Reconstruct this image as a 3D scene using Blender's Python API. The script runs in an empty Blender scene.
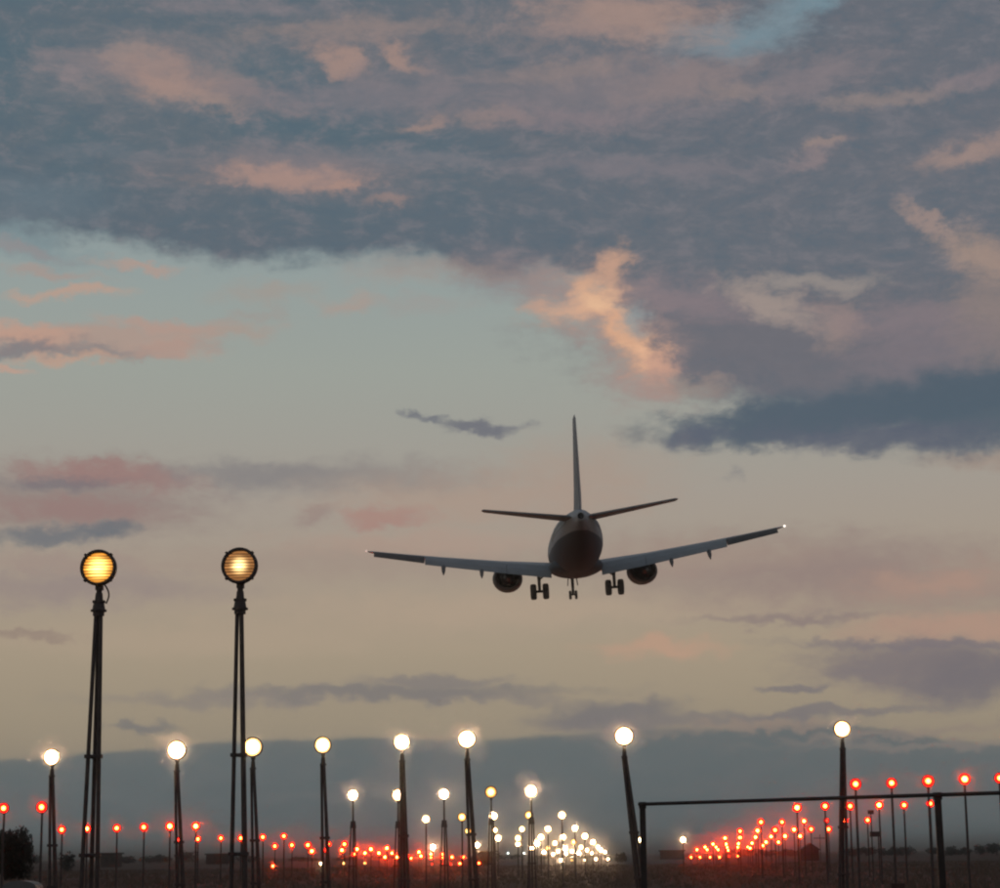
import bpy, math, random
from math import radians, sin, cos, tan, pi, sqrt, atan2
from mathutils import Vector, Matrix, Euler

random.seed(11)
S = bpy.context.scene
C = S.collection

# ------------------------------------------------------------------ camera
F_PX, W_PX, H_PX = 2100.0, 1000.0, 888.0        # focal length for a 1000 px wide frame
CAM = Vector((0.0, 0.0, 1.75))
PITCH, ROLL = radians(11.05), radians(0.62)
cam_d = bpy.data.cameras.new('camera')
cam_d.sensor_width = 36.0
cam_d.lens = 36.0 * F_PX / W_PX
cam_d.clip_start = 0.1
cam_d.clip_end = 30000
cam = bpy.data.objects.new('camera', cam_d)
C.objects.link(cam)
cam.location = CAM
CAM_ROT = Matrix.Rotation(pi / 2 + PITCH, 3, 'X') @ Matrix.Rotation(-ROLL, 3, 'Z')
cam.rotation_euler = CAM_ROT.to_euler()
S.camera = cam

# ------------------------------------------------------------------ view
S.view_settings.view_transform = 'Standard'
S.view_settings.look = 'None'
S.view_settings.exposure = 0.0
S.view_settings.gamma = 1.0
S.cycles.filter_width = 2.2
S.cycles.max_bounces = 4
S.cycles.use_adaptive_sampling = True
S.cycles.adaptive_threshold = 0.015
S.cycles.adaptive_min_samples = 48
S.cycles.volume_bounces = 3

RUN = radians(3.65)                              # heading of the runway, right of the camera's
RDIR = Vector((sin(RUN), cos(RUN), 0))


def ray(px, py):
    v = CAM_ROT @ Vector(((px - W_PX / 2) / F_PX, (H_PX / 2 - py) / F_PX, -1.0))
    return v.normalized()


def at(px, py, D):
    """point seen at a pixel, D metres along the runway heading"""
    r = ray(px, py)
    return CAM + r * (D / r.dot(RDIR))


def lin(c):
    return tuple(((v / 255) / 12.92 if v / 255 <= 0.04045 else ((v / 255 + 0.055) / 1.055) ** 2.4) for v in c)


# ------------------------------------------------------------------ world: dusk sky with clouds
world = bpy.data.worlds.new('World')
S.world = world
world.use_nodes = True
world.cycles.sampling_method = 'MANUAL'
world.cycles.sample_map_resolution = 256
wt = world.node_tree
wt.nodes.clear()
TREE = [wt]


def wn(kind):
    return TREE[0].nodes.new(kind)


def wl(a, b):
    return TREE[0].links.new(a, b)


DEG = 180 / pi


def azel(px, py):
    r = ray(px, py)
    return atan2(r.x, r.y) * DEG, math.asin(r.z) * DEG


def wmath(op, a, b=None, c=None):
    n = wn('ShaderNodeMath')
    n.operation = op
    for i, v in enumerate((a, b, c)):
        if v is None:
            continue
        if isinstance(v, (int, float)):
            n.inputs[i].default_value = v
        else:
            wl(v, n.inputs[i])
    return n.outputs[0]


def wmix(fac, a, b):
    n = wn('ShaderNodeMix')
    n.data_type = 'RGBA'
    for i, v in ((0, fac), (6, a), (7, b)):
        if isinstance(v, tuple):
            n.inputs[i].default_value = (*v, 1)
        elif isinstance(v, (int, float)):
            n.inputs[i].default_value = v
        else:
            wl(v, n.inputs[i])
    return n.outputs[2]


def wrange(v, a, b, c, d, smooth=True):
    n = wn('ShaderNodeMapRange')
    n.interpolation_type = 'SMOOTHSTEP' if smooth else 'LINEAR'
    wl(v, n.inputs[0])
    for i, x in enumerate((a, b, c, d)):
        n.inputs[i + 1].default_value = x
    return n.outputs[0]


def wnoise(vec, scale, detail, sx=1.0, sy=1.0, rough=0.55, off=0.0, dist=0.0):
    m = wn('ShaderNodeMapping')
    m.inputs['Scale'].default_value = (sx * scale, sy * scale, 1)
    m.inputs['Location'].default_value = (off, off * 0.7, 0)
    wl(vec, m.inputs[0])
    n = wn('ShaderNodeTexNoise')
    n.noise_dimensions = '2D'
    n.inputs['Scale'].default_value = 1.0
    n.inputs['Detail'].default_value = detail
    n.inputs['Roughness'].default_value = rough
    n.inputs['Distortion'].default_value = dist
    wl(m.outputs[0], n.inputs['Vector'])
    return n


tc = wn('ShaderNodeTexCoord')
sep = wn('ShaderNodeSeparateXYZ')
wl(tc.outputs['Generated'], sep.inputs[0])
AZ = wmath('MULTIPLY', wmath('ARCTAN2', sep.outputs[0], sep.outputs[1]), DEG)
EL = wmath('MULTIPLY', wmath('ARCSINE', sep.outputs[2]), DEG)
comb = wn('ShaderNodeCombineXYZ')
wl(AZ, comb.inputs[0])
wl(EL, comb.inputs[1])
P0 = comb.outputs[0]

# wind-torn edges: coarse and fine displacement of the cloud outlines
n1 = wnoise(P0, 0.28, 3, 1.0, 2.0, 0.5, 3.1)
n2 = wnoise(P0, 1.05, 5, 1.0, 1.5, 0.62, 7.7)


def vmadd(vec_noise, amt, base):
    s = wn('ShaderNodeVectorMath')
    s.operation = 'SUBTRACT'
    wl(vec_noise.outputs['Color'], s.inputs[0])
    s.inputs[1].default_value = (0.5, 0.5, 0.5)
    m = wn('ShaderNodeVectorMath')
    m.operation = 'MULTIPLY_ADD'
    wl(s.outputs[0], m.inputs[0])
    m.inputs[1].default_value = amt
    wl(base, m.inputs[2])
    return m.outputs[0]


P1 = vmadd(n1, (1.5, 0.6, 0), P0)
P = vmadd(n2, (1.5, 0.8, 0), P1)
sepw = wn('ShaderNodeSeparateXYZ')
wl(P, sepw.inputs[0])
AZW, ELW = sepw.outputs[0], sepw.outputs[1]
NT = wnoise(P1, 1.0, 9, 1.0, 2.1, 0.70, 1.3).outputs['Fac']      # cloud texture
NB = wnoise(P0, 0.16, 4, 1.0, 2.2, 0.55, 12.0).outputs['Fac']    # broad tone


def y2el(y):
    return azel(500, y)[1]


# clear air: gradient with elevation
ramp = wn('ShaderNodeValToRGB')
stops = [(900, (118, 112, 104)), (800, (138, 128, 114)), (720, (157, 145, 126)), (650, (167, 153, 133)),
         (575, (168, 154, 139)), (500, (166, 157, 147)), (430, (162, 161, 153)), (370, (159, 164, 157)),
         (300, (153, 163, 160)), (200, (142, 158, 162)), (40, (124, 149, 160)), (-900, (90, 118, 140))]
el_lo, el_hi = -2.0, 60.0
wl(wrange(EL, el_lo, el_hi, 0, 1, False), ramp.inputs[0])
cr = ramp.color_ramp
while len(cr.elements) > 1:
    cr.elements.remove(cr.elements[-1])
for i, (y, c) in enumerate(stops):
    e = y2el(y) if y > -500 else 58.0
    t = max(0, min(1, (e - el_lo) / (el_hi - el_lo)))
    el_ = cr.elements[0] if i == 0 else cr.elements.new(t)
    el_.position = t
    el_.color = (*lin(c), 1)
SUN_EL, SUN_AZ = radians(2.0), radians(-118.0)
sky = wn('ShaderNodeTexSky')
sky.sky_type = 'NISHITA'
sky.sun_disc = False
sky.sun_elevation = SUN_EL
sky.sun_rotation = SUN_AZ
sky.air_density = 1.4
sky.dust_density = 2.0
skys = wn('ShaderNodeVectorMath')
skys.operation = 'SCALE'
wl(sky.outputs[0], skys.inputs[0])
skys.inputs['Scale'].default_value = 0.1
col = wmix(0.06, ramp.outputs[0], skys.outputs[0])


def edge_curve(pts):
    """height (degrees) of a cloud edge against azimuth, from points"""
    n = wn('ShaderNodeFloatCurve')
    wl(wrange(AZW, -20, 20, 0, 1, False), n.inputs['Value'])
    cv = n.mapping.curves[0]
    d = []
    for (x, y) in pts:
        a, e = azel(x, y)
        d.append(((a + 20) / 40, e / 30))
    d.sort()
    cv.points[0].location = (0.0, d[0][1])
    cv.points[1].location = (1.0, d[-1][1])
    for q in d:
        cv.points.new(*q)
    n.mapping.update()
    return wmath('MULTIPLY', n.outputs[0], 30.0)


# ---- the high deck of grey cloud
deck_edge = edge_curve([(-40, 225), (60, 240), (150, 252), (230, 268), (330, 262), (430, 262), (490, 282), (540, 272),
                        (585, 285), (620, 300), (645, 370), (680, 392), (760, 402), (880, 420), (1040, 420)])
da = wmath('SUBTRACT', ELW, deck_edge)
deck_a = wrange(da, -0.12, 0.5, 0, 0.97)
tone = wmix(wrange(NB, 0.35, 0.65, 0, 1), lin((85, 104, 115)), lin((95, 106, 115)))
side = wrange(AZ, -9, 10, 0, 0.75)
tone = wmix(side, tone, lin((105, 107, 116)))
low = wrange(da, 0.2, 3.0, 0.55, 0.0)
tone = wmix(low, tone, lin((93, 102, 113)))
tone = wmix(wrange(NT, 0.46, 0.72, 0, 0.55), tone, lin((126, 122, 128)))
tone = wmix(wrange(NT, 0.5, 0.28, 0, 0.45), tone, lin((82, 100, 114)))
col = wmix(deck_a, col, tone)


ROTS = {}
CHAIN = [None, 0]


def rotated(ang):
    """the displaced sky coordinates turned by an angle, shared by the clouds of one tilt"""
    if ang not in ROTS:
        if ang == 0:
            ROTS[ang] = CHAIN[0]
        else:
            m = wn('ShaderNodeMapping')
            m.vector_type = 'POINT'
            m.inputs['Rotation'].default_value = (0, 0, radians(-ang))
            wl(CHAIN[0], m.inputs[0])
            ROTS[ang] = m.outputs[0]
    return ROTS[ang]


def blob(c, x, y, rx, ry, rot=0, rgb=(128, 128, 128), alpha=0.8, soft=0.6, tex=0.9):
    if CHAIN[1] % 10 == 0:
        # the tiny term makes the clouds evaluate in batches (the shader's stack is small)
        ch = wn('ShaderNodeVectorMath')
        ch.operation = 'MULTIPLY_ADD'
        wl(c, ch.inputs[0])
        ch.inputs[1].default_value = (1e-7, 1e-7, 0)
        wl(P, ch.inputs[2])
        CHAIN[0] = ch.outputs[0]
        ROTS.clear()
    CHAIN[1] += 1
    rot = min((-40, -25, -12, -4, 0, 4, 12, 25, 40), key=lambda q_: abs(q_ - rot))
    a, e = azel(x, y)
    k = 180 / pi / F_PX
    sx, sy = rx * k / cos(radians(e)), ry * k
    c0 = Matrix.Rotation(radians(-rot), 2) @ Vector((a, e))
    m = wn('ShaderNodeVectorMath')
    m.operation = 'MULTIPLY_ADD'
    wl(rotated(rot), m.inputs[0])
    m.inputs[1].default_value = (1 / sx, 1 / sy, 0)
    m.inputs[2].default_value = (-c0.x / sx, -c0.y / sy, 0)
    ln = wn('ShaderNodeVectorMath')
    ln.operation = 'LENGTH'
    wl(m.outputs[0], ln.inputs[0])
    v = wmath('MULTIPLY_ADD', NT, -2.2 * tex, ln.outputs['Value'])
    return wmix(wrange(v, 1 - soft - 1.1 * tex, 1 + soft - 1.1 * tex, alpha, 0), c, lin(rgb))


PINK, ORG, GREY, MAUV = (158, 132, 128), (196, 154, 134), (104, 106, 118), (118, 110, 118)
BLOBS = [
    # holes and lit patches in the deck
    (740, 40, 54, 16, 8, (120, 148, 160), .8, .8, 1.0), (800, 4, 46, 12, 10, (118, 146, 158), .75, .8, 1.0),
    (690, 30, 30, 10, 0, (116, 142, 156), .6, .7, .8),
    (150, 72, 105, 34, 4, (120, 120, 125), .7, .7, 1.0), (185, 84, 60, 17, 8, (142, 128, 127), .7, .7, 1.0),
    (240, 92, 60, 14, -8, (140, 126, 128), .6, .8, 1.0), (95, 62, 45, 12, 0, (140, 128, 130), .5, .8, 1.0),
    (150, 64, 30, 12, 8, (166, 138, 132), .8, .7, 1.0), (168, 84, 32, 11, 4, (176, 142, 132), .8, .7, 1.0),
    (128, 52, 18, 9, 12, (152, 134, 132), .7, .7, 1.0), (206, 98, 30, 8, -8, (164, 138, 132), .7, .8, 1.0), (70, 74, 22, 8, 4, (142, 130, 132), .7, .8, 1.0),
    (338, 62, 26, 9, -20, (176, 142, 132), .8, .7, .8), (402, 58, 26, 8, -20, (176, 142, 132), .8, .7, .8),
    (352, 30, 90, 9, 4, (156, 134, 130), .6, .8, .9), (230, 3, 90, 8, 0, (138, 128, 132), .5, .8, .9),
    (420, 122, 20, 6, 10, (168, 138, 130), .8, .7, .7), (485, 118, 26, 6, 4, (158, 134, 130), .7, .7, .7),
    (370, 96, 90, 16, 0, (128, 122, 128), .6, .8, .9), (300, 164, 95, 18, 2, (136, 126, 130), .6, .8, .8),
    (286, 178, 76, 11, 2, (178, 142, 132), .85, .6, .8), (345, 185, 18, 4, 6, (176, 140, 130), .8, .7, .6),
    (395, 203, 16, 5, 0, (158, 132, 128), .7, .7, .6), (440, 158, 60, 9, -2, (126, 124, 130), .6, .7, .8),
    (100, 152, 50, 8, 0, (112, 118, 126), .5, .8, .9),
    (600, 88, 170, 30, 2, (128, 121, 126), .7, .8, .9), (625, 18, 70, 22, -4, (174, 142, 132), .8, .7, .9),
    (560, 32, 50, 10, 0, (150, 130, 130), .6, .8, .9), (560, 70, 60, 9, 4, (152, 132, 130), .6, .8, .8),
    (680, 82, 55, 16, 4, (150, 130, 130), .6, .8, .8), (575, 118, 70, 10, 0, (140, 126, 130), .55, .8, .8),
    (740, 92, 28, 7, 0, (150, 132, 130), .6, .7, .7), (640, 168, 110, 10, -2, (128, 122, 128), .65, .8, .8),
    (824, 78, 50, 14, 12, (134, 124, 128), .6, .8, .9), (890, 100, 55, 7, 6, (152, 134, 132), .7, .7, .8),
    (975, 76, 34, 8, 10, (138, 126, 130), .6, .8, .8),
    (962, 152, 42, 9, 12, (164, 138, 132), .85, .7, .8), (812, 158, 26, 7, 12, (142, 128, 130), .7, .7, .8),
    (828, 147, 10, 4, 0, (158, 136, 132), .7, .7, .6),
    (30, 200, 60, 22, 0, (104, 120, 130), .6, .9, .9), (20, 240, 60, 12, -10, (112, 134, 142), .6, .8, .8),
    # right: lit cloud, fringe, mauve masses and the dark bank
    (800, 345, 190, 52, -4, (110, 109, 116), .85, .6, .7),
    (560, 300, 22, 30, 20, (142, 132, 132), .6, .8, .8), (515, 276, 42, 20, -10, (134, 124, 128), .7, .8, .8),
    (450, 268, 75, 10, -6, (150, 132, 130), .6, .8, .8),
    (590, 302, 52, 30, -14, (168, 142, 134), .6, .8, 1.1), (634, 350, 40, 34, -40, (170, 142, 134), .65, .8, 1.1),
    (574, 308, 30, 13, 12, (214, 170, 142), .9, .7, 1.1), (600, 298, 26, 16, -25, (214, 168, 138), .9, .7, 1.1),
    (612, 272, 13, 20, 15, (202, 160, 136), .85, .7, 1.0), (622, 322, 20, 13, -40, (216, 168, 138), .9, .7, 1.0),
    (638, 346, 24, 19, -42, (216, 168, 136), .95, .7, 1.0), (652, 366, 17, 16, -30, (196, 154, 136), .85, .8, 1.0),
    (648, 386, 24, 9, -12, (164, 138, 132), .7, .8, 1.0),
    (604, 304, 16, 8, -10, (230, 188, 152), .8, .9, 1.0), (640, 350, 11, 10, -30, (230, 182, 148), .8, .9, 1.0),
    (643, 318, 13, 13, 40, (142, 152, 154), .8, .7, .7), (528, 312, 12, 6, 0, (190, 154, 136), .7, .7, .8),
    (690, 300, 55, 16, -12, (138, 124, 128), .7, .8, .9), (772, 304, 42, 15, -22, (166, 148, 142), .85, .7, .9),
    (815, 282, 46, 9, -4, (158, 146, 142), .75, .7, .9), (838, 322, 20, 18, 20, (162, 138, 132), .7, .8, .9),
    (900, 320, 70, 14, -6, (138, 124, 128), .6, .8, .9),
    (980, 258, 40, 18, -28, (178, 148, 134), .75, .8, .9), (922, 222, 24, 7, -38, (172, 144, 136), .75, .7, .7),
    (995, 318, 40, 50, 0, (146, 128, 125), .7, .8, .9), (930, 350, 60, 20, 0, (128, 118, 124), .6, .8, .9),
    (690, 386, 40, 8, -4, (158, 138, 132), .6, .7, .7),
    (900, 404, 200, 22, 4, (84, 97, 109), .95, .5, .5), (985, 412, 130, 38, 2, (82, 96, 108), .95, .5, .5),
    (780, 424, 110, 20, 4, (84, 97, 109), .95, .5, .5), (690, 436, 30, 10, 10, (90, 97, 112), .8, .6, .5),
    (880, 438, 120, 14, -4, (92, 98, 112), .85, .6, .6),
    (990, 460, 50, 8, 0, (162, 138, 128), .55, .7, .7),
    # left gap streaks
    (105, 338, 135, 12, 4, (176, 146, 136), .85, .6, .7), (30, 338, 46, 11, -4, (194, 152, 136), .85, .6, .7),
    (30, 350, 60, 7, 4, (126, 122, 126), .85, .7, .6), (130, 352, 60, 6, 4, (132, 126, 128), .7, .7, .6),
    (70, 358, 46, 5, 6, (194, 154, 136), .8, .6, .6), (165, 350, 36, 8, 0, (184, 150, 138), .8, .7, .7),
    (12, 368, 22, 4, -10, (196, 154, 138), .8, .6, .5), (150, 324, 40, 6, -2, (180, 148, 138), .75, .7, .7),
    (68, 296, 50, 6, 4, (190, 154, 138), .85, .6, .7), (46, 272, 44, 6, -4, (168, 146, 140), .75, .7, .7),
    (138, 265, 36, 5, -4, (180, 150, 140), .8, .7, .7), (25, 245, 44, 6, -8, (150, 140, 140), .6, .7, .7),
    (270, 292, 42, 10, 6, (162, 150, 144), .75, .8, .8), (255, 315, 26, 6, 10, (158, 150, 144), .6, .8, .8),
    (350, 300, 26, 8, 6, (172, 150, 142), .75, .8, .8), (240, 334, 26, 4, 8, (166, 150, 142), .6, .8, .7),
    (425, 302, 40, 8, 0, (158, 152, 148), .5, .8, .8), (395, 275, 46, 8, 0, (162, 150, 146), .5, .8, .8),
    # small dark wisps by the tail fin
    (428, 413, 18, 4, -6, (108, 111, 120), .85, .6, .5), (486, 425, 40, 6, -5, (106, 108, 118), .9, .6, .5),
    (455, 420, 18, 3, -14, (118, 120, 124), .6, .6, .5), (735, 472, 14, 5, 6, (134, 132, 132), .6, .7, .5),
    # left, low: pink and slate masses
    (70, 500, 130, 34, 2, (138, 121, 121), .7, .6, .7), (116, 476, 88, 11, -3, (154, 119, 118), .9, .6, .7),
    (60, 482, 52, 7, 2, (116, 112, 118), .7, .7, .6), (70, 508, 90, 11, 0, (150, 119, 118), .8, .7, .7),
    (42, 537, 70, 9, 4, (102, 109, 117), .8, .6, .6), (108, 527, 26, 9, 4, (104, 110, 117), .8, .6, .6),
    (70, 588, 130, 15, 0, (142, 128, 128), .65, .8, .8), (60, 562, 90, 8, 0, (156, 134, 130), .5, .8, .8),
    (330, 478, 130, 16, 0, (138, 132, 130), .75, .7, .7), (262, 474, 60, 10, 0, (130, 127, 128), .6, .7, .7),
    (388, 520, 38, 8, 4, (166, 124, 120), .85, .6, .7), (318, 517, 26, 7, 10, (148, 126, 124), .7, .7, .7),
    (470, 500, 110, 22, 0, (174, 146, 132), .6, .9, .8), (590, 478, 70, 30, 0, (170, 146, 134), .55, .9, .8),
    (345, 560, 160, 14, 0, (158, 138, 130), .5, .9, .8), (35, 634, 40, 4, -3, (136, 118, 114), .8, .6, .5),
    (520, 610, 220, 16, 0, (178, 156, 138), .55, .9, .8), (200, 640, 200, 14, 0, (174, 154, 136), .5, .9, .8),
    (420, 545, 120, 10, 2, (176, 148, 136), .5, .9, .8),
    # right, low
    (850, 575, 190, 32, -2, (146, 126, 124), .75, .8, .8), (700, 555, 90, 14, 0, (162, 140, 130), .5, .9, .8),
    (935, 580, 60, 14, 4, (176, 142, 128), .6, .8, .9), (960, 628, 90, 14, 2, (178, 142, 128), .7, .8, .8),
    (662, 646, 56, 9, 2, (186, 150, 130), .8, .7, .8), (790, 618, 80, 5, 0, (138, 122, 122), .75, .7, .6),
    (930, 668, 110, 24, -3, (120, 112, 116), .85, .6, .7), (930, 645, 120, 6, -3, (118, 112, 118), .8, .6, .6),
    (985, 680, 70, 20, 0, (114, 109, 114), .8, .6, .6), (852, 670, 30, 8, 0, (124, 116, 118), .7, .7, .6),
    (792, 688, 34, 4, 0, (114, 110, 116), .8, .6, .5), (610, 714, 66, 11, 3, (112, 110, 114), .85, .6, .6),
    (690, 722, 130, 7, 0, (120, 115, 116), .75, .7, .6), (840, 712, 90, 5, 3, (116, 112, 116), .8, .6, .5),
    (440, 680, 70, 6, 2, (124, 119, 119), .8, .6, .6), (400, 693, 170, 7, 1, (118, 115, 116), .85, .6, .6),
    (220, 700, 110, 6, 2, (130, 123, 121), .65, .7, .6), (138, 728, 30, 4, 2, (112, 112, 114), .85, .6, .5),
    (520, 700, 70, 5, -3, (126, 120, 119), .6, .7, .6),
]


def mute(b):
    """lower the saturation of warm clouds and adjust their opacity and softness"""
    x, y, rx, ry, rot, (r_, g_, b_), al, so, te = b
    warm = r_ - b_
    if warm > 14 and not (500 < x < 680 and 250 < y < 400):
        al *= 0.82 if y < 250 else (0.92 if y < 530 else 1.15)
        al = min(al, .95)
        g_, b_ = g_ + 1, b_ - 2
        m_ = (r_ + g_ + b_) / 3
        r_, g_, b_ = (m_ + (v - m_) * 0.95 for v in (r_, g_, b_))
    if 500 < x < 680 and 250 < y < 400:
        so *= 1.25
    if y < 620:
        so, te = so * 1.1, te * 1.3
    return (x, y, rx, ry, rot, (r_, g_, b_), al, so, te)


def veil(b):
    """the thin grey-rose cloud round a lit patch"""
    x, y, rx, ry, rot, (r_, g_, b_), al, so, te = b
    d_ = (112, 113, 120)
    return (x + rx * .15, y - ry * .2, rx * 1.55, ry * 1.7, rot, tuple(v * .38 + w * .62 for v, w in zip((r_, g_, b_), d_)), al * .5, .95, te)


BLOBS = [q_ for b in BLOBS for q_ in (([veil(b)] if b[1] < 215 and b[5][0] - b[5][2] > 25 else []) + [mute(b)])]
BANK = [(765, 727, 70, 4, 2, (144, 128, 118), .75, .7, .4), (930, 746, 110, 4, 2, (134, 124, 118), .65, .7, .4),
        (640, 734, 60, 4, 2, (136, 124, 116), .5, .7, .4), (900, 732, 120, 4, 3, (140, 126, 118), .6, .7, .4),
        (420, 796, 170, 3, 1, (108, 108, 108), .5, .8, .4)]
# ---- the low slate bank along the horizon
bank_edge = edge_curve([(-60, 760), (40, 757), (120, 750), (210, 744), (290, 738), (400, 737), (500, 739), (560, 734), (640, 729),
                        (720, 728), (800, 724), (880, 728), (960, 742), (1060, 745)])
ELB = wmath('MULTIPLY_ADD', wmath('SUBTRACT', ELW, EL), 0.3, EL)
ba = wmath('SUBTRACT', ELB, bank_edge)
bank_a = wrange(ba, 0.06, -0.12, 0, 0.97)
NF = wnoise(P1, 3.0, 6, 1.0, 1.8, 0.74, 5.5).outputs['Fac']
MOT = wmath('MULTIPLY_ADD', wmath('SUBTRACT', NF, 0.5), wmath('MULTIPLY_ADD', deck_a, 0.09, 0.015), 1.0)
bank_c = wmix(wrange(EL, 0.0, 3.0, 0, 1), lin((84, 94, 97)), lin((93, 103, 106)))
bank_c = wmix(wrange(NT, 0.4, 0.65, 0, 0.5), bank_c, lin((100, 105, 107)))
BASE = col


def sky_tile(a0, a1, e0, e1):
    """the sky between two azimuths and two elevations: only the clouds that reach it, as a node group"""
    global P, NT
    CHAIN[0], CHAIN[1] = None, 0
    ROTS.clear()

    def reaches(b):
        a, e = azel(b[0], b[1])
        k = 180 / pi / F_PX
        g = 1 + b[7] + 1.1 * b[8] * .62 * .5
        r_ = radians(b[4])
        hx = g * k * (abs(b[2] * cos(r_)) + abs(b[3] * sin(r_))) / cos(radians(e)) + 0.9
        hy = g * k * (abs(b[2] * sin(r_)) + abs(b[3] * cos(r_))) + 0.4
        return a + hx > a0 and a - hx < a1 and e + hy > e0 and e - hy < e1
    gt = bpy.data.node_groups.new('sky_part', 'ShaderNodeTree')
    srcs = [('base', 'NodeSocketColor', BASE), ('coords', 'NodeSocketVector', P), ('texture', 'NodeSocketFloat', NT),
            ('bank_amount', 'NodeSocketFloat', bank_a), ('bank_colour', 'NodeSocketColor', bank_c), ('mottle', 'NodeSocketFloat', MOT)]
    for nm, tp, _ in srcs:
        gt.interface.new_socket(nm, in_out='INPUT', socket_type=tp)
    gt.interface.new_socket('colour', in_out='OUTPUT', socket_type='NodeSocketColor')
    keep = (P, NT)
    TREE[0] = gt
    gi = wn('NodeGroupInput')
    c, P, NT = gi.outputs[0], gi.outputs[1], gi.outputs[2]
    for b in BLOBS:
        if reaches(b):
            c = blob(c, *b[:8], b[8] * 0.62)
    if e0 < 6:
        c = wmix(gi.outputs[3], c, gi.outputs[4])
        for b in BANK:
            if reaches(b):
                c = blob(c, *b[:8], b[8] * 0.62)
    go = wn('NodeGroupOutput')
    sc_ = wn('ShaderNodeVectorMath')
    sc_.operation = 'SCALE'
    wl(c, sc_.inputs[0])
    wl(gi.outputs[5], sc_.inputs['Scale'])
    wl(sc_.outputs[0], go.inputs[0])
    P, NT = keep
    TREE[0] = wt
    gn = wn('ShaderNodeGroup')
    gn.node_tree = gt
    for i, (_, _, so_) in enumerate(srcs):
        wl(so_, gn.inputs[i])
    n = wn('ShaderNodeBackground')
    wl(gn.outputs[0], n.inputs[0])
    n.inputs[1].default_value = 1.0
    return n.outputs[0]


def split(var, edges, make):
    """choose one of several shaders by where a value falls between edges (binary tree)"""
    if len(edges) == 2:
        return make(edges[0], edges[1])
    m_ = len(edges) // 2
    mix = wn('ShaderNodeMixShader')
    wl(wmath('GREATER_THAN', var, edges[m_]), mix.inputs[0])
    wl(split(var, edges[:m_ + 1], make), mix.inputs[1])
    wl(split(var, edges[m_:], make), mix.inputs[2])
    return mix.outputs[0]


az_edges = [-180, -19] + [azel(x, 444)[0] for x in (170, 340, 500, 660, 830)] + [19, 180]
el_edges = [-90] + [azel(500, y)[1] for y in (700, 600, 500, 400, 300, 200, 100)] + [27, 90]
sky_shader = split(AZ, az_edges, lambda a0, a1: split(EL, el_edges, lambda e0, e1: sky_tile(a0, a1, e0, e1))
                   if -20 < a0 < 18.9 else split(EL, [-90, 6, 90], lambda e0, e1: sky_tile(a0, a1, e0, e1)))
wo = wn('ShaderNodeOutputWorld')
wl(sky_shader, wo.inputs[0])

# ------------------------------------------------------------------ the last of the sun, low on the left
sun_d = bpy.data.lights.new('sun', 'SUN')
sun_d.energy = 0.12
sun_d.angle = radians(10)
sun_d.color = (1.0, 0.72, 0.52)
sun = bpy.data.objects.new('sun', sun_d)
C.objects.link(sun)
sv = Vector((sin(SUN_AZ) * cos(SUN_EL), cos(SUN_AZ) * cos(SUN_EL), sin(SUN_EL)))
sun.rotation_euler = sv.to_track_quat('Z', 'Y').to_euler()

# ------------------------------------------------------------------ materials
MATS = {}


def pmat(name, rgb, rough=0.7, metal=0.0, var=0.25, scale=8.0, bump=0.0, rgb2=None):
    m = bpy.data.materials.new(name)
    m.use_nodes = True
    nt = m.node_tree
    p = nt.nodes['Principled BSDF']
    p.inputs['Roughness'].default_value = rough
    p.inputs['Metallic'].default_value = metal
    t = nt.nodes.new('ShaderNodeTexCoord')
    n = nt.nodes.new('ShaderNodeTexNoise')
    n.inputs['Scale'].default_value = scale
    n.inputs['Detail'].default_value = 5
    nt.links.new(t.outputs['Object'], n.inputs['Vector'])
    x = nt.nodes.new('ShaderNodeMix')
    x.data_type = 'RGBA'
    a = rgb
    b = rgb2 or tuple(v * (1 - var) for v in rgb)
    x.inputs[6].default_value = (*a, 1)
    x.inputs[7].default_value = (*b, 1)
    r = nt.nodes.new('ShaderNodeMapRange')
    r.inputs[1].default_value = 0.35
    r.inputs[2].default_value = 0.65
    nt.links.new(n.outputs['Fac'], r.inputs[0])
    nt.links.new(r.outputs[0], x.inputs[0])
    nt.links.new(x.outputs[2], p.inputs['Base Color'])
    if bump:
        bm = nt.nodes.new('ShaderNodeBump')
        bm.inputs['Strength'].default_value = bump
        nt.links.new(n.outputs['Fac'], bm.inputs['Height'])
        nt.links.new(bm.outputs[0], p.inputs['Normal'])
    MATS[name] = m
    return m


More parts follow.
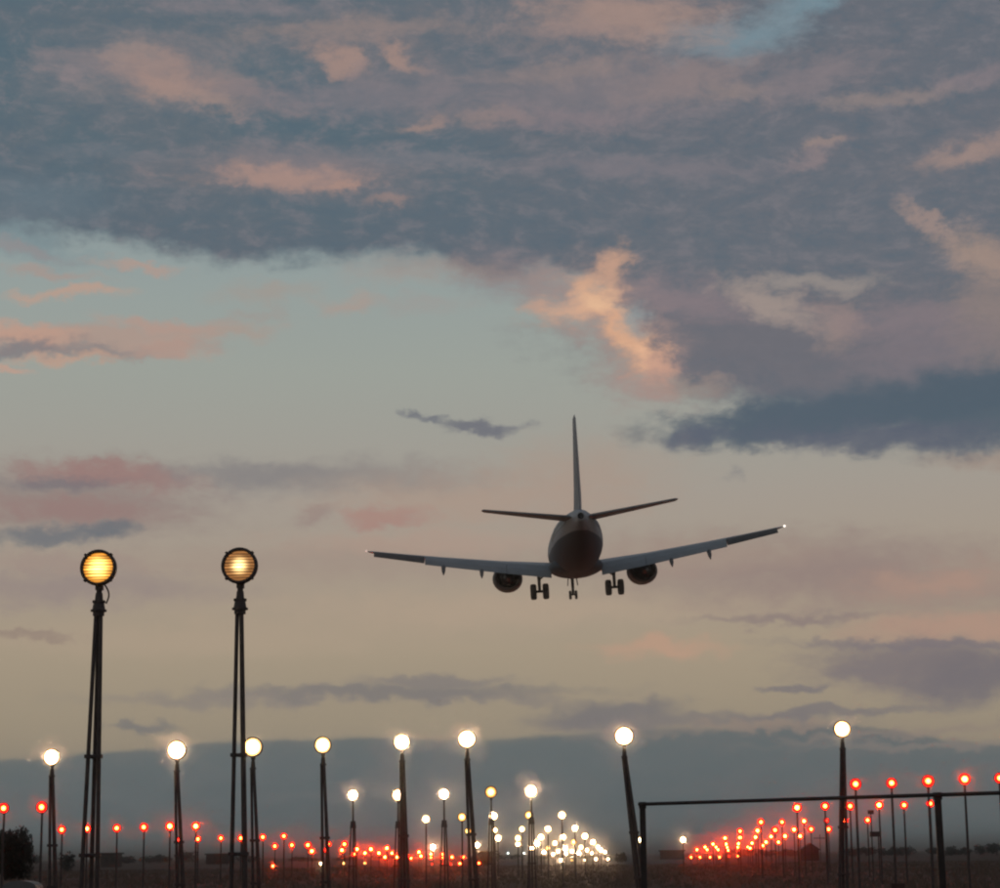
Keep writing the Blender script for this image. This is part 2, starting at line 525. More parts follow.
def lens_mat(name, core, rim, s_core, s_rim, r=0.2, bands=0.0, size=0.5, power=1.0):
    """glass of a lit lamp: hot filament image in the middle, coloured glass towards the rim"""
    m = bpy.data.materials.new(name)
    m.use_nodes = True
    nt = m.node_tree
    N, L = nt.nodes.new, nt.links.new
    p = nt.nodes['Principled BSDF']
    p.inputs['Roughness'].default_value = 0.15
    p.inputs['Base Color'].default_value = (*[0.15 * v for v in rim], 1)
    t = N('ShaderNodeTexCoord')
    ln = N('ShaderNodeVectorMath')
    ln.operation = 'LENGTH'
    mp = N('ShaderNodeMapping')
    mp.inputs['Scale'].default_value = (1 / r, 0, 1 / r)
    L(t.outputs['Object'], mp.inputs[0])
    L(mp.outputs[0], ln.inputs[0])
    k = N('ShaderNodeMapRange')
    k.interpolation_type = 'SMOOTHSTEP'
    L(ln.outputs['Value'], k.inputs[0])
    for i, v in enumerate((0.0, size * 2, 1.0, 0.0)):
        k.inputs[i + 1].default_value = v
    fac = k.outputs[0]
    if power != 1.0:
        pw = N('ShaderNodeMath')
        pw.operation = 'POWER'
        L(fac, pw.inputs[0])
        pw.inputs[1].default_value = power
        fac = pw.outputs[0]
    c = N('ShaderNodeMix')
    c.data_type = 'RGBA'
    c.inputs[6].default_value = (*[v * s_rim for v in rim], 1)
    c.inputs[7].default_value = (*[v * s_core for v in core], 1)
    L(fac, c.inputs[0])
    out = c.outputs[2]
    if bands:
        w = N('ShaderNodeTexNoise')
        w.inputs['Scale'].default_value = 1.0
        w.inputs['Detail'].default_value = 2
        m2 = N('ShaderNodeMapping')
        m2.inputs['Scale'].default_value = (1.3, 0, 52)
        L(t.outputs['Object'], m2.inputs[0])
        L(m2.outputs[0], w.inputs['Vector'])
        r2 = N('ShaderNodeMapRange')
        L(w.outputs['Fac'], r2.inputs[0])
        for i, v in enumerate((0.40, 0.60, 1 - bands, 1 + bands * .8)):
            r2.inputs[i + 1].default_value = v
        sc = N('ShaderNodeVectorMath')
        sc.operation = 'SCALE'
        L(out, sc.inputs[0])
        L(r2.outputs[0], sc.inputs['Scale'])
        out = sc.outputs[0]
    L(out, p.inputs['Emission Color'])
    p.inputs['Emission Strength'].default_value = 1.0
    MATS[name] = m
    return m


pmat('mast_steel', (0.075, 0.058, 0.058), 0.6, 0.2, 0.4, 6, 0.1)
pmat('housing', (0.06, 0.045, 0.045), 0.5, 0.2, 0.3, 10)
pmat('rail_steel', (0.035, 0.028, 0.028), 0.6, 0.2, 0.4, 9, 0.1)
pmat('rubber', (0.02, 0.02, 0.02), 0.8)
pmat('plane_white', (0.55, 0.57, 0.6), 0.35, 0, 0.08, 0.6)
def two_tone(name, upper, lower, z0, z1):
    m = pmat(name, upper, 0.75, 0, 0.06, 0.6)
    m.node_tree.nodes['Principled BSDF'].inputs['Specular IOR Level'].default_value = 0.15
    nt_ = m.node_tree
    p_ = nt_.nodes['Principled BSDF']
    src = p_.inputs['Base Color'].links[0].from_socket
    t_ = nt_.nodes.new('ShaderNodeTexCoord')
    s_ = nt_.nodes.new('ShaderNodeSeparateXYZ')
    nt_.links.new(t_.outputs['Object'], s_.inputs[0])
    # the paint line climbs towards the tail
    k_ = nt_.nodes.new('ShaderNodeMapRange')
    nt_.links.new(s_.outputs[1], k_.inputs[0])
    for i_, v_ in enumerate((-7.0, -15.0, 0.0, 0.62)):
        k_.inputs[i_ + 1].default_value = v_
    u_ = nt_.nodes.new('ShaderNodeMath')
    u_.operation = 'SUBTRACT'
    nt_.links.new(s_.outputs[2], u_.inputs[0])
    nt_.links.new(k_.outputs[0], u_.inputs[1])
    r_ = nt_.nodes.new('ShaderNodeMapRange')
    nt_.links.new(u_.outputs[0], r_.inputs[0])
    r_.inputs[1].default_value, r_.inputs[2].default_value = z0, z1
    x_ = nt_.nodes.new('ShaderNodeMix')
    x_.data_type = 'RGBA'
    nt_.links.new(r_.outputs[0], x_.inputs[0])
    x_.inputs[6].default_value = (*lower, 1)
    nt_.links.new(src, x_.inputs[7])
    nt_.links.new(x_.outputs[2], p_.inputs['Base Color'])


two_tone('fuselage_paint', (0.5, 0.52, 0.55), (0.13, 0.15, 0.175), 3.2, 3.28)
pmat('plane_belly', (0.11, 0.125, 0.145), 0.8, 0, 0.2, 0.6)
pmat('wing_grey', (0.40, 0.42, 0.45), 0.4, 0.1, 0.12, 0.8)
pmat('flap_grey', (0.32, 0.345, 0.37), 0.45, 0.0, 0.15, 1.2)
pmat('dark_metal_and_shade', (0.05, 0.05, 0.055), 0.45, 0.5, 0.3, 4)
pmat('gear_metal', (0.08, 0.08, 0.085), 0.5, 0.4, 0.3, 4)
pmat('nacelle_grey', (0.12, 0.12, 0.13), 0.7, 0.0, 0.15, 1.0)
pmat('fin_paint', (0.26, 0.29, 0.34), 0.6, 0, 0.1, 0.8)
pmat('bark', (0.045, 0.035, 0.03), 0.9, 0, 0.4, 5)
pmat('leaf_dark', (0.03, 0.034, 0.024), 1.0, 0, 0.5, 0.7)
pmat('leaf_far', (0.06, 0.06, 0.055), 0.8, 0, 0.4, 0.5)
pmat('grass_blade', (0.165, 0.108, 0.084), 0.9, 0, 0.0, 0.12, 0, (0.115, 0.088, 0.062))
pmat('building_wall', (0.085, 0.07, 0.065), 0.9, 0, 0.3, 0.6)
pmat('building_roof', (0.05, 0.045, 0.048), 0.9, 0, 0.3, 0.6)
pmat('window_dark', (0.03, 0.035, 0.04), 0.2)
pmat('cabinet_grey', (0.13, 0.132, 0.14), 0.5, 0, 0.2, 5)
pmat('asphalt', (0.05, 0.048, 0.048), 0.9, 0, 0.3, 0.3)
pmat('wood_post', (0.09, 0.05, 0.045), 0.9, 0, 0.4, 4)

lens_mat('lens_white', (1.0, 0.62, 0.36), (1.0, 0.50, 0.17), 170, 6, 0.2, 0, 0.44)
lens_mat('lens_white_hot', (1.0, 0.62, 0.36), (1.0, 0.50, 0.18), 400, 14, 0.2, 0, 0.48)
lens_mat('lens_white_soft', (1.0, 0.68, 0.36), (1.0, 0.54, 0.17), 75, 3.6, 0.2, 0, 0.42)
lens_mat('lens_amber', (1.0, 0.66, 0.20), (1.0, 0.42, 0.08), 10, 1.2, 0.2, 0, 0.45)
lens_mat('lens_red', (1.0, 0.040, 0.005), (1.0, 0.006, 0.004), 300, 4.0, 0.2, 0, 0.32, 1.3)
lens_mat('lens_red_hot', (1.0, 0.045, 0.006), (1.0, 0.007, 0.004), 560, 6.0, 0.2, 0, 0.34, 1.2)
lens_mat('lens_red_dim', (1.0, 0.03, 0.012), (0.9, 0.008, 0.006), 12, 1.4, 0.2, 0, 0.34)
lens_mat('lens_far_white', (0.95, 1.0, 0.92), (0.8, 0.9, 0.85), 16, 8, 0.2, 0, 0.5)
lens_mat('lens_fresnel_bright', (1.0, 0.64, 0.16), (0.95, 0.33, 0.03), 4.6, 1.0, 0.2, 0.55, 0.55, 1.3)
lens_mat('lens_fresnel_soft', (1.0, 0.66, 0.26), (0.66, 0.28, 0.09), 4.2, 0.58, 0.2, 0.5, 0.5, 2.4)


# ------------------------------------------------------------------ mesh helpers
class MB:
    def __init__(s):
        s.v, s.f, s.sm = [], [], []

    def add(s, vs, fs, smooth=False):
        o = len(s.v)
        s.v += [tuple(v) for v in vs]
        s.f += [tuple(i + o for i in f) for f in fs]
        s.sm += [smooth] * len(fs)

    def box(s, c, d, rot=None):
        x, y, z = (q / 2 for q in d)
        vs = [Vector((a * x, b * y, e * z)) for a in (-1, 1) for b in (-1, 1) for e in (-1, 1)]
        if rot is not None:
            vs = [rot @ v for v in vs]
        vs = [v + Vector(c) for v in vs]
        s.add(vs, [(0, 1, 3, 2), (4, 6, 7, 5), (0, 4, 5, 1), (2, 3, 7, 6), (0, 2, 6, 4), (1, 5, 7, 3)])

    def tube(s, a, b, r0, r1=None, n=8):
        a, b = Vector(a), Vector(b)
        r1 = r0 if r1 is None else r1
        q = (b - a).to_track_quat('Z', 'X')
        vs = []
        for p, r in ((a, r0), (b, r1)):
            for i in range(n):
                t = 2 * pi * i / n
                vs.append(p + q @ Vector((r * cos(t), r * sin(t), 0)))
        fs = [(i, (i + 1) % n, n + (i + 1) % n, n + i) for i in range(n)]
        s.add(vs, fs, True)
        s.add(vs[:n], [tuple(range(n - 1, -1, -1))])
        s.add(vs[n:], [tuple(range(n))])

    def path(s, pts, r, n=6):
        for a, b in zip(pts, pts[1:]):
            s.tube(a, b, r, r, n)

    def loft(s, rings, cap0=True, cap1=True, smooth=True):
        n = len(rings[0])
        vs = [p for r in rings for p in r]
        fs = []
        for k in range(len(rings) - 1):
            for i in range(n):
                fs.append((k * n + i, k * n + (i + 1) % n, (k + 1) * n + (i + 1) % n, (k + 1) * n + i))
        s.add(vs, fs, smooth)
        if cap0:
            s.add(rings[0], [tuple(range(n - 1, -1, -1))])
        if cap1:
            s.add(rings[-1], [tuple(range(n))])

    def lathe_y(s, prof, n=20, c=(0, 0, 0), cap0=True, cap1=True, sz=1.0):
        c = Vector(c)
        s.loft([[c + Vector((r * cos(2 * pi * i / n), y, sz * r * sin(2 * pi * i / n))) for i in range(n)] for (y, r) in prof],
               cap0, cap1)

    def mesh(s, name, mat):
        m = bpy.data.meshes.new(name)
        m.from_pydata(s.v, [], s.f)
        m.polygons.foreach_set('use_smooth', s.sm)
        m.materials.append(MATS[mat])
        m.update()
        return m

    def build(s, name, mat, parent=None, loc=(0, 0, 0)):
        return obj(name, s.mesh(name, mat), parent, loc)


def obj(name, mesh, parent=None, loc=(0, 0, 0), rot=None):
    o = bpy.data.objects.new(name, mesh)
    C.objects.link(o)
    o.parent = parent
    o.location = loc
    if rot:
        o.rotation_euler = rot
    return o


def tag(o, label=None, cat=None, group=None, kind=None):
    if label:
        o['label'] = label
    if cat:
        o['category'] = cat
    if group:
        o['group'] = group
    if kind:
        o['kind'] = kind
    return o


def thing(name, label, cat, loc=(0, 0, 0), rz=0, group=None):
    o = obj(name, None, None, loc)
    o.rotation_euler = (0, 0, rz)
    return tag(o, label, cat, group)


ORD = ['first', 'second', 'third', 'fourth', 'fifth', 'sixth', 'seventh', 'eighth', 'ninth', 'tenth', 'eleventh']

# ------------------------------------------------------------------ ground
gm = bpy.data.materials.new('ground_grass')
gm.use_nodes = True
nt = gm.node_tree
N, L = nt.nodes.new, nt.links.new
p = nt.nodes['Principled BSDF']
p.inputs['Roughness'].default_value = 0.95
p.inputs['Specular IOR Level'].default_value = 0.1
t = N('ShaderNodeTexCoord')
na = N('ShaderNodeTexNoise')
na.inputs['Scale'].default_value = 0.05
na.inputs['Detail'].default_value = 6
mpn = N('ShaderNodeMapping')
mpn.inputs['Scale'].default_value = (1, 0.35, 1)
L(t.outputs['Object'], mpn.inputs[0])
L(mpn.outputs[0], na.inputs['Vector'])
nb = N('ShaderNodeTexNoise')
nb.inputs['Scale'].default_value = 2.5
nb.inputs['Detail'].default_value = 8
nb.inputs['Roughness'].default_value = 0.7
L(t.outputs['Object'], nb.inputs['Vector'])
r1 = N('ShaderNodeMapRange')
L(na.outputs['Fac'], r1.inputs[0])
r1.inputs[1].default_value, r1.inputs[2].default_value = 0.38, 0.62
mx = N('ShaderNodeMix')
mx.data_type = 'RGBA'
mx.inputs[6].default_value = (0.115, 0.082, 0.062, 1)
mx.inputs[7].default_value = (0.17, 0.10, 0.085, 1)
L(r1.outputs[0], mx.inputs[0])
mx2 = N('ShaderNodeMix')
mx2.data_type = 'RGBA'
mx2.blend_type = 'MULTIPLY'
mx2.inputs[0].default_value = 0.7
L(mx.outputs[2], mx2.inputs[6])
r2 = N('ShaderNodeMapRange')
L(nb.outputs['Fac'], r2.inputs[0])
r2.inputs[1].default_value, r2.inputs[2].default_value, r2.inputs[3].default_value, r2.inputs[4].default_value = 0.3, 0.7, 0.55, 1.25
L(r2.outputs[0], mx2.inputs[7])
L(mx2.outputs[2], p.inputs['Base Color'])
bp = N('ShaderNodeBump')
bp.inputs['Strength'].default_value = 0.6
bp.inputs['Distance'].default_value = 0.2
L(nb.outputs['Fac'], bp.inputs['Height'])
L(bp.outputs[0], p.inputs['Normal'])
MATS['ground_grass'] = gm
g = MB()
g.add([(-9000, -3000, 0), (9000, -3000, 0), (9000, 14000, 0), (-9000, 14000, 0)], [(0, 1, 2, 3)])
tag(g.build('ground', 'ground_grass'), kind='structure')

# runway: asphalt strip beyond the threshold lights
LAT = Vector((cos(RUN), -sin(RUN), 0))
CEN = -7.7                                      # the centreline runs left of the camera
rw = MB()
q = [RDIR * 332 + LAT * (CEN - 22.5), RDIR * 332 + LAT * (CEN + 22.5), RDIR * 2600 + LAT * (CEN + 22.5), RDIR * 2600 + LAT * (CEN - 22.5)]
rw.add([v + Vector((0, 0, 0.012)) for v in q], [(0, 1, 2, 3)])
tag(rw.build('runway', 'asphalt'), kind='structure')

# rough grass over the field: uncountable
gr = MB()
for i in range(26000):
    d = 24 + 300 * random.random() ** 1.35
    a = radians(random.uniform(-16, 16))
    x, y = d * sin(a), d * cos(a)
    h = random.uniform(0.10, 0.30) * (1.0 + 0.5 * sin(x * 0.21) * sin(y * 0.05))
    for k in range(3):
        t_ = random.uniform(0, 2 * pi)
        w = random.uniform(0.02, 0.05) * (0.6 + d / 160)
        ox, oy = random.uniform(-.15, .15), random.uniform(-.15, .15)
        lx, ly = random.uniform(-.1, .1), random.uniform(-.1, .1)
        gr.add([(x + ox - w * cos(t_), y + oy - w * sin(t_), 0), (x + ox + w * cos(t_), y + oy + w * sin(t_), 0),
                (x + ox + lx, y + oy + ly, h * random.uniform(.6, 1.1))], [(0, 1, 2)])
tag(gr.build('grass', 'grass_blade'), 'rough dry dark grass covering the airfield ground', 'grass', kind='stuff')

# ------------------------------------------------------------------ lamp heads (shared meshes)
R = 0.235


def head_meshes(n, detail):
    h = MB()
    h.lathe_y([(-0.05, R), (0.03, R), (0.09, R * .93), (0.15, R * .72), (0.20, R * .42), (0.22, R * .2)], n, cap0=False)
    h.lathe_y([(-0.05, R), (-0.05, R * .86), (0.0, R * .84)], n, cap0=False, cap1=True)
    z = MB()
    nb_ = n
    z.lathe_y([(-0.062, R * .845), (-0.072, R * .9), (-0.072, R * .97), (-0.06, R * 1.02), (-0.02, R * 1.02)], nb_, cap0=False, cap1=False)
    le = MB()
    if detail:
        # pressed-glass lens of horizontal prisms: strips across the disc, each a shallow ridge
        rr = R * .85
        strips = 10
        for k in range(strips):
            z0, z1 = -rr + 2 * rr * k / strips, -rr + 2 * rr * (k + 1) / strips
            m = 10
            rows = []
            for (zz, yy) in ((z0 + (z1 - z0) * .13, -0.012), (z0 + (z1 - z0) * .35, -0.024), (z0 + (z1 - z0) * .65, -0.026), (z1 - (z1 - z0) * .13, -0.012)):
                hw = sqrt(max(0, rr * rr - zz * zz))
                rows.append([(-hw + 2 * hw * i / m, yy - 0.03 * max(0, 1 - ((-hw + 2 * hw * i / m) ** 2 + zz * zz) / rr / rr), zz) for i in range(m + 1)])
            vs = [v for r_ in rows for v in r_]
            fs = [(a * (m + 1) + i, a * (m + 1) + i + 1, (a + 1) * (m + 1) + i + 1, (a + 1) * (m + 1) + i) for a in range(3) for i in range(m)]
            le.add(vs, fs, False)
    else:
        rr = R * .86
        le.lathe_y([(-0.03, rr), (-0.052, rr * .8), (-0.066, rr * .5), (-0.072, rr * .2), (-0.074, 0.004)], n, cap0=False)
    b = MB()                                     # neck, swivel and yoke under the bowl
    b.tube((0, 0.04, -R * .9), (0, 0.04, -R - 0.10), 0.05, 0.035, 8)
    b.box((0, 0.05, -R - 0.02), (0.09, 0.09, 0.06))
    return h, z, le, b


hb = head_meshes(32, True)
hm = head_meshes(18, False)
HM = dict(near=dict(housing=hb[0].mesh('housing', 'housing'), bezel=hb[1].mesh('bezel', 'housing'), neck=hb[3].mesh('neck', 'mast_steel')),
          mid=dict(housing=hm[0].mesh('housing', 'housing'), bezel=hm[1].mesh('bezel', 'housing'), neck=hm[3].mesh('neck', 'mast_steel')))
LM = {}
for nm in ('lens_white', 'lens_white_hot', 'lens_white_soft', 'lens_amber', 'lens_red', 'lens_red_hot', 'lens_red_dim', 'lens_far_white'):
    LM[nm] = hm[2].mesh('lens', nm)
for nm in ('lens_fresnel_bright', 'lens_fresnel_soft'):
    LM[nm] = hb[2].mesh('lens', nm)


def tripod(parent, base, top, r_top, r_base, rt, braces, spin=0.0, z0=-0.05):
    """three tubes running together to the top; base and top are points in the parent's frame"""
    base, top = Vector(base), Vector(top)
    for k in range(3):
        a = spin + 2 * pi * k / 3
        d = Vector((cos(a), sin(a), 0))
        m = MB()
        m.tube(base + d * r_base + Vector((0, 0, z0)), top + d * r_top, rt, rt * .9, 8)
        m.build('leg', 'mast_steel', parent)
    for f in braces:
        m = MB()
        pts = []
        for k in range(3):
            a = spin + 2 * pi * k / 3
            d = Vector((cos(a), sin(a), 0))
            pts.append((base + d * r_base).lerp(top + d * r_top, f))
        for k in range(3):
            m.tube(pts[k], pts[(k + 1) % 3], rt * .8, rt * .8, 6)
        for q_ in pts:
            m.box(q_, (rt * 2.8, rt * 2.8, rt * 1.6))
        m.build('brace', 'mast_steel', parent)


def lamp(name, label, px, py, D, lens, style, group, base_px=None, scale=1.0, cat='approach light', head=None):
    h = at(px, py, D)
    h.z = max(h.z, R * scale + 0.03)
    if base_px is None:
        b = Vector((h.x, h.y, 0))
    else:
        q_ = at(base_px, 850, D)
        f = h.z / (h.z - q_.z)
        b = h + (q_ - h) * f
        b.z = 0
    if lens == 'lens_white' and D > 60:
        lens = random.choice(('lens_white', 'lens_white', 'lens_white_hot', 'lens_white_soft'))
    if lens == 'lens_red':
        lens = 'lens_red_hot' if D > 200 else random.choice(('lens_red', 'lens_red', 'lens_red_hot'))
    if D > 30:
        scale *= random.uniform(0.9, 1.1) * (1.25 if 170 < D < 320 else 1.0)
    t = thing(name, label, cat, b, -RUN, group)
    inv = Matrix.Rotation(RUN, 3, 'Z')
    hl = inv @ (h - b)
    hm_ = HM['near' if style == 'big' else 'mid']
    for nm, me in hm_.items():
        if style in ('far', 'low') and nm == 'bezel':
            continue
        o = obj(nm, me, t, hl)
        o.scale = (scale,) * 3
    o = obj('lens', LM[lens], t, hl)
    o.scale = (scale,) * 3
    o.rotation_euler = (radians(random.uniform(-3, 3)), 0, 0)
    H = hl.z
    bx = (0, 0.04, 0)
    top = Vector((hl.x, hl.y + 0.04, H - (R + 0.09) * scale))
    if style == 'big':
        col_ = MB()                              # stepped cast collar that gathers the three tubes
        for (z_a, z_b, ra, rb) in ((0.0, -0.10, .045, .055), (-.10, -.13, .085, .085), (-.13, -.22, .07, .085), (-.22, -.245, .105, .105), (-.245, -.30, .075, .075)):
            col_.tube(top + Vector((0, 0, z_a)), top + Vector((0, 0, z_b)), ra, rb, 14)
        col_.build('collar', 'mast_steel', t)
        for k in range(4):
            a_ = pi / 4 + k * pi / 2
            cl_ = MB()
            cl_.box(hl + Vector((R * 1.02 * cos(a_), -.045, R * 1.02 * sin(a_))), (.03, .06, .03), Matrix.Rotation(-a_, 3, 'Y'))
            cl_.build('clip', 'housing', t)
        tt = top + Vector((0, 0, -.26))
        tripod(t, (0, 0.04, 0), tt, 0.036, 0.15, 0.030, (0.62, 0.365, 0.12), pi / 2 + (.12 if px < 150 else -.25))
        ca = MB()
        s_ = 1 if px < 150 else -1
        c0 = top + Vector((0.06, 0.02, 0.12))
        pts = [c0 + Vector((0.05 * s_ * sin(u * pi) + 0.03 * s_ * u, 0.0, -0.26 * u)) for u in [i / 8 for i in range(9)]]
        ca.path(pts, 0.011, 6)
        ca.build('cable', 'rubber', t)
    elif style == 'tall':
        col_ = MB()
        col_.tube(top, top + Vector((0, 0, -.16)), .05, .06, 10)
        col_.tube(top + Vector((0, 0, -.16)), top + Vector((0, 0, -.2)), .085, .085, 10)
        col_.build('collar', 'mast_steel', t)
        tripod(t, (0, 0.04, 0), top + Vector((0, 0, -.2)), 0.042, 0.125, 0.040, (0.55, 0.28), pi / 2 + random.uniform(-.25, .25))
    elif style == 'step':
        mid = Vector((top.x * .5, 0.04 + (top.y - .04) * .5, at(px, py + 29, D).z))
        m = MB()
        m.tube(mid, top, 0.045, 0.035, 8)
        m.build('pole', 'mast_steel', t)
        m = MB()
        m.tube(mid + Vector((0, 0, -.16)), mid + Vector((0, 0, .12)), 0.13, 0.10, 10)
        m.build('collar', 'mast_steel', t)
        tripod(t, (0, 0.04, 0), mid, 0.085, 0.21, 0.035, (0.45,), pi / 2)
    elif style in ('pole', 'far'):
        m = MB()
        rp = 0.055 if style == 'pole' else 0.045
        m.tube((0, 0.04, -0.05), top, rp, rp * .8, 8)
        m.build('pole', 'mast_steel', t)
        m = MB()
        m.box((0, 0.04, 0.02), (0.3, 0.3, 0.06))
        m.build('base_plate', 'mast_steel', t)
    elif style == 'low':
        m = MB()
        m.tube((0, 0.04, -0.05), top + Vector((0, 0, .05)), 0.05, 0.05, 8)
        m.build('pole', 'mast_steel', t)
    return t


# ---- the two nearest lamps, on three-tube masts
lamp('approach_light', 'large amber ribbed lamp glowing bright on leftmost tall three-legged mast', 99, 568, 27, 'lens_fresnel_bright', 'big',
     'near lamps on tall masts', base_px=90)
lamp('approach_light', 'large dim lamp with small bright centre on tall mast, right of the brighter one', 240, 566, 27, 'lens_fresnel_soft', 'big',
     'near lamps on tall masts', base_px=240)

# ---- white lamps: (distance, [(x, y, lens, base_x)], style)
Wt, Am = 'lens_white', 'lens_amber'
Wh, Ws = 'lens_white_hot', 'lens_white_soft'
row53 = [(52, 757, Wh, 53), (177, 750, Wh, 180), (253, 747, Ws, 256), (323, 745, Ws, 326), (402, 742, Wh, 404), (467, 739, Wh, 473),
         (624, 736, Wh, 637), (842, 729, Wt, 843)]
for i, (x, y, le, bx_) in enumerate(row53):
    side_ = ('leftmost', 'second from left', 'third from left', 'fourth from left', 'fifth from left', 'sixth from left', 'second from right', 'rightmost')[i]
    lamp('approach_light', f'bright white lamp on tall mast, {side_} of the eight in the high row', x, y, 53, le, 'tall', 'high row of white lamps', bx_)
WROWS = [
    (85, [(353, 795, Wt), (398, 795, Wt), (444, 794, Wt), (491, 792, Am), (531, 791, Wt)], 'step'),
    (113, [(426, 819, Wt), (462, 817, Am), (493.5, 816, Wt), (529, 815, Am), (562, 815, Wt)], 'pole'),
    (144, [(468, 831, Am), (495, 830, Wt), (522, 829, Wt), (548, 829, Wt), (575, 828, Wt)], 'pole'),
    (175, [(498, 838, Wt), (518, 838, Wt), (541, 837, Wt), (563, 837, Wt), (585, 836, Wt)], 'pole'),
    (205, [(518, 844, Wt), (537, 843, Wt), (555, 843, Wt), (574, 842, Am), (593, 842, Wt)], 'far'),
    (235, [(532, 848, Wt), (548, 848, Am), (565, 848, Wt), (581, 847, Wt), (598, 847, Wt)], 'far'),
    (265, [(544, 852, Wt), (558, 851, Wt), (572, 851, Wt), (587, 850, Wt), (601, 850, Wt)], 'far'),
    (295, [(553, 854, Wt), (566, 853.5, Wt), (579, 853, Wt), (592, 853, Wt), (605, 852, Wt)], 'far'),
    (325, [(561, 860, Wt), (572, 860, Am), (585, 860, Wt), (596, 859, Wt), (608, 859, Wt)], 'low'),
]
POS5 = ('leftmost', 'second', 'middle', 'fourth', 'rightmost')
for r_, (D, pts, st) in enumerate(WROWS):
    for i, (x, y, le) in enumerate(pts):
        w = 'amber' if le == Am else 'white'
        lamp('approach_light', f'{w} lamp, {POS5[i]} of five in the {ORD[r_]} white bar below the tall masts', x, y, D, le, st, 'white centreline bars')
for (x, y, lb) in ((433, 847, 'white lamp above the left red lamps, outer of two left of the white cluster'),
                   (477, 845, 'white lamp between left red lamps and white cluster, at bush hump'),
                   (639.5, 840, 'white lamp just left of the left railing post'),
                   (683, 839.5, 'lone bright white lamp between the railing post and the right red lamps')):
    lamp('approach_light', lb, x, y, 205, Wt, 'far', 'white crossbar lamps', scale=1.25 if x > 650 else 1.0)
lamp('runway_light', 'tiny pale white far light, left of the pair below the white cluster', 508, 853, 560, 'lens_far_white', 'far', 'far runway lights', cat='runway light')
lamp('runway_light', 'tiny pale white far light, right of the pair below the white cluster', 524, 853, 560, 'lens_far_white', 'far', 'far runway lights', cat='runway light')

# ---- red side rows
Rd, Rm = 'lens_red', 'lens_red_dim'
LROWS = [
    (85, [(4, 808), (42, 807)]),
    (113, [(62, 829.5), (87, 828.5), (117, 828), (144, 827), (170, 826), (196, 826)]),
    (144, [(179, 840, Rm), (198, 839), (221, 838), (241, 838), (263, 837), (284, 836)]),
    (175, [(275, 846), (292, 845), (308, 845), (328.5, 844), (344.5, 844)]),
    (205, [(312, 851), (326, 850, Rm), (342, 850), (357, 849), (371, 849), (387, 848)]),
    (235, [(354, 854), (365, 853), (379, 853), (392, 853), (404, 852, Rm), (419, 852)]),
    (265, [(385, 857), (397, 857), (409, 856.5, Rm), (421, 856), (431, 854), (442, 854)]),
    (295, [(411, 858), (431, 857.5), (442, 857.5), (452, 857), (463, 857)]),
    (325, [(432, 864, Rm), (441.5, 864), (451, 864, Rm), (460, 863.5), (479, 863)]),
]
RROWS = [
    (85, [(855.5, 784), (891.5, 783), (928, 781), (964.5, 779), (999.5, 778)]),
    (113, [(797, 807.5), (825, 806), (850, 806), (879, 805), (904, 805), (930, 803.5)]),
    (144, [(761, 822), (782, 822), (804, 821), (826.5, 820.5, Rm), (845, 820.5), (867.5, 820)]),
    (175, [(740, 831), (757.5, 830.5), (775, 830), (794, 829.5), (811, 829), (828.5, 829)]),
    (205, [(725, 838), (740, 837.5), (755.5, 837), (771, 836.5), (785, 836), (800, 836)]),
    (235, [(713, 844), (726, 844), (738.5, 843.5), (752, 843), (766, 842), (778.5, 842)]),
    (265, [(705, 847), (716, 847), (727, 847), (738, 847), (750, 848), (762.5, 845.5)]),
    (295, [(697, 849.5), (707, 849.5), (718, 849.5), (728, 850), (738, 849), (748, 847)]),
    (325, [(691, 857), (700, 857), (710, 857), (719.5, 857), (729, 856, Rm), (738, 856)]),
]
for side_, rows in (('left', LROWS), ('right', RROWS)):
    for r_, (D, pts) in enumerate(rows):
        for i, q in enumerate(pts):
            le = q[2] if len(q) > 2 else Rd
            st = 'pole' if D < 150 else ('low' if D > 320 else 'far')
            dim = 'dim red' if le == Rm else 'red'
            lamp('approach_light', f'{dim} lamp, {ORD[i]} from left in the {ORD[r_]} nearest red bar of the {side_} side', q[0], q[1], D, le, st,
                 f'red side row lamps on the {side_}')
# ---- low lamps on the grass
for (x, y, D, le, lb) in ((273, 866, 250, Rd, 'lone low red lamp on dark grass right of the second tall mast'),
                          (321, 863.5, 255, Wt, 'low white lamp on the grass, left of three below the left red lamps'),
                          (344, 863.2, 255, Am, 'low amber lamp on the grass, middle of three below the left red lamps'),
                          (365, 863, 255, Am, 'low faint amber lamp on the grass, right of three below left red lamps'),
                          (801, 852, 420, Am, 'small yellow lamp on the ground below the right red lamps')):
    lamp('ground_light', lb, x, y, D, le, 'low', 'low lamps on the grass', cat='ground light', scale=0.8)


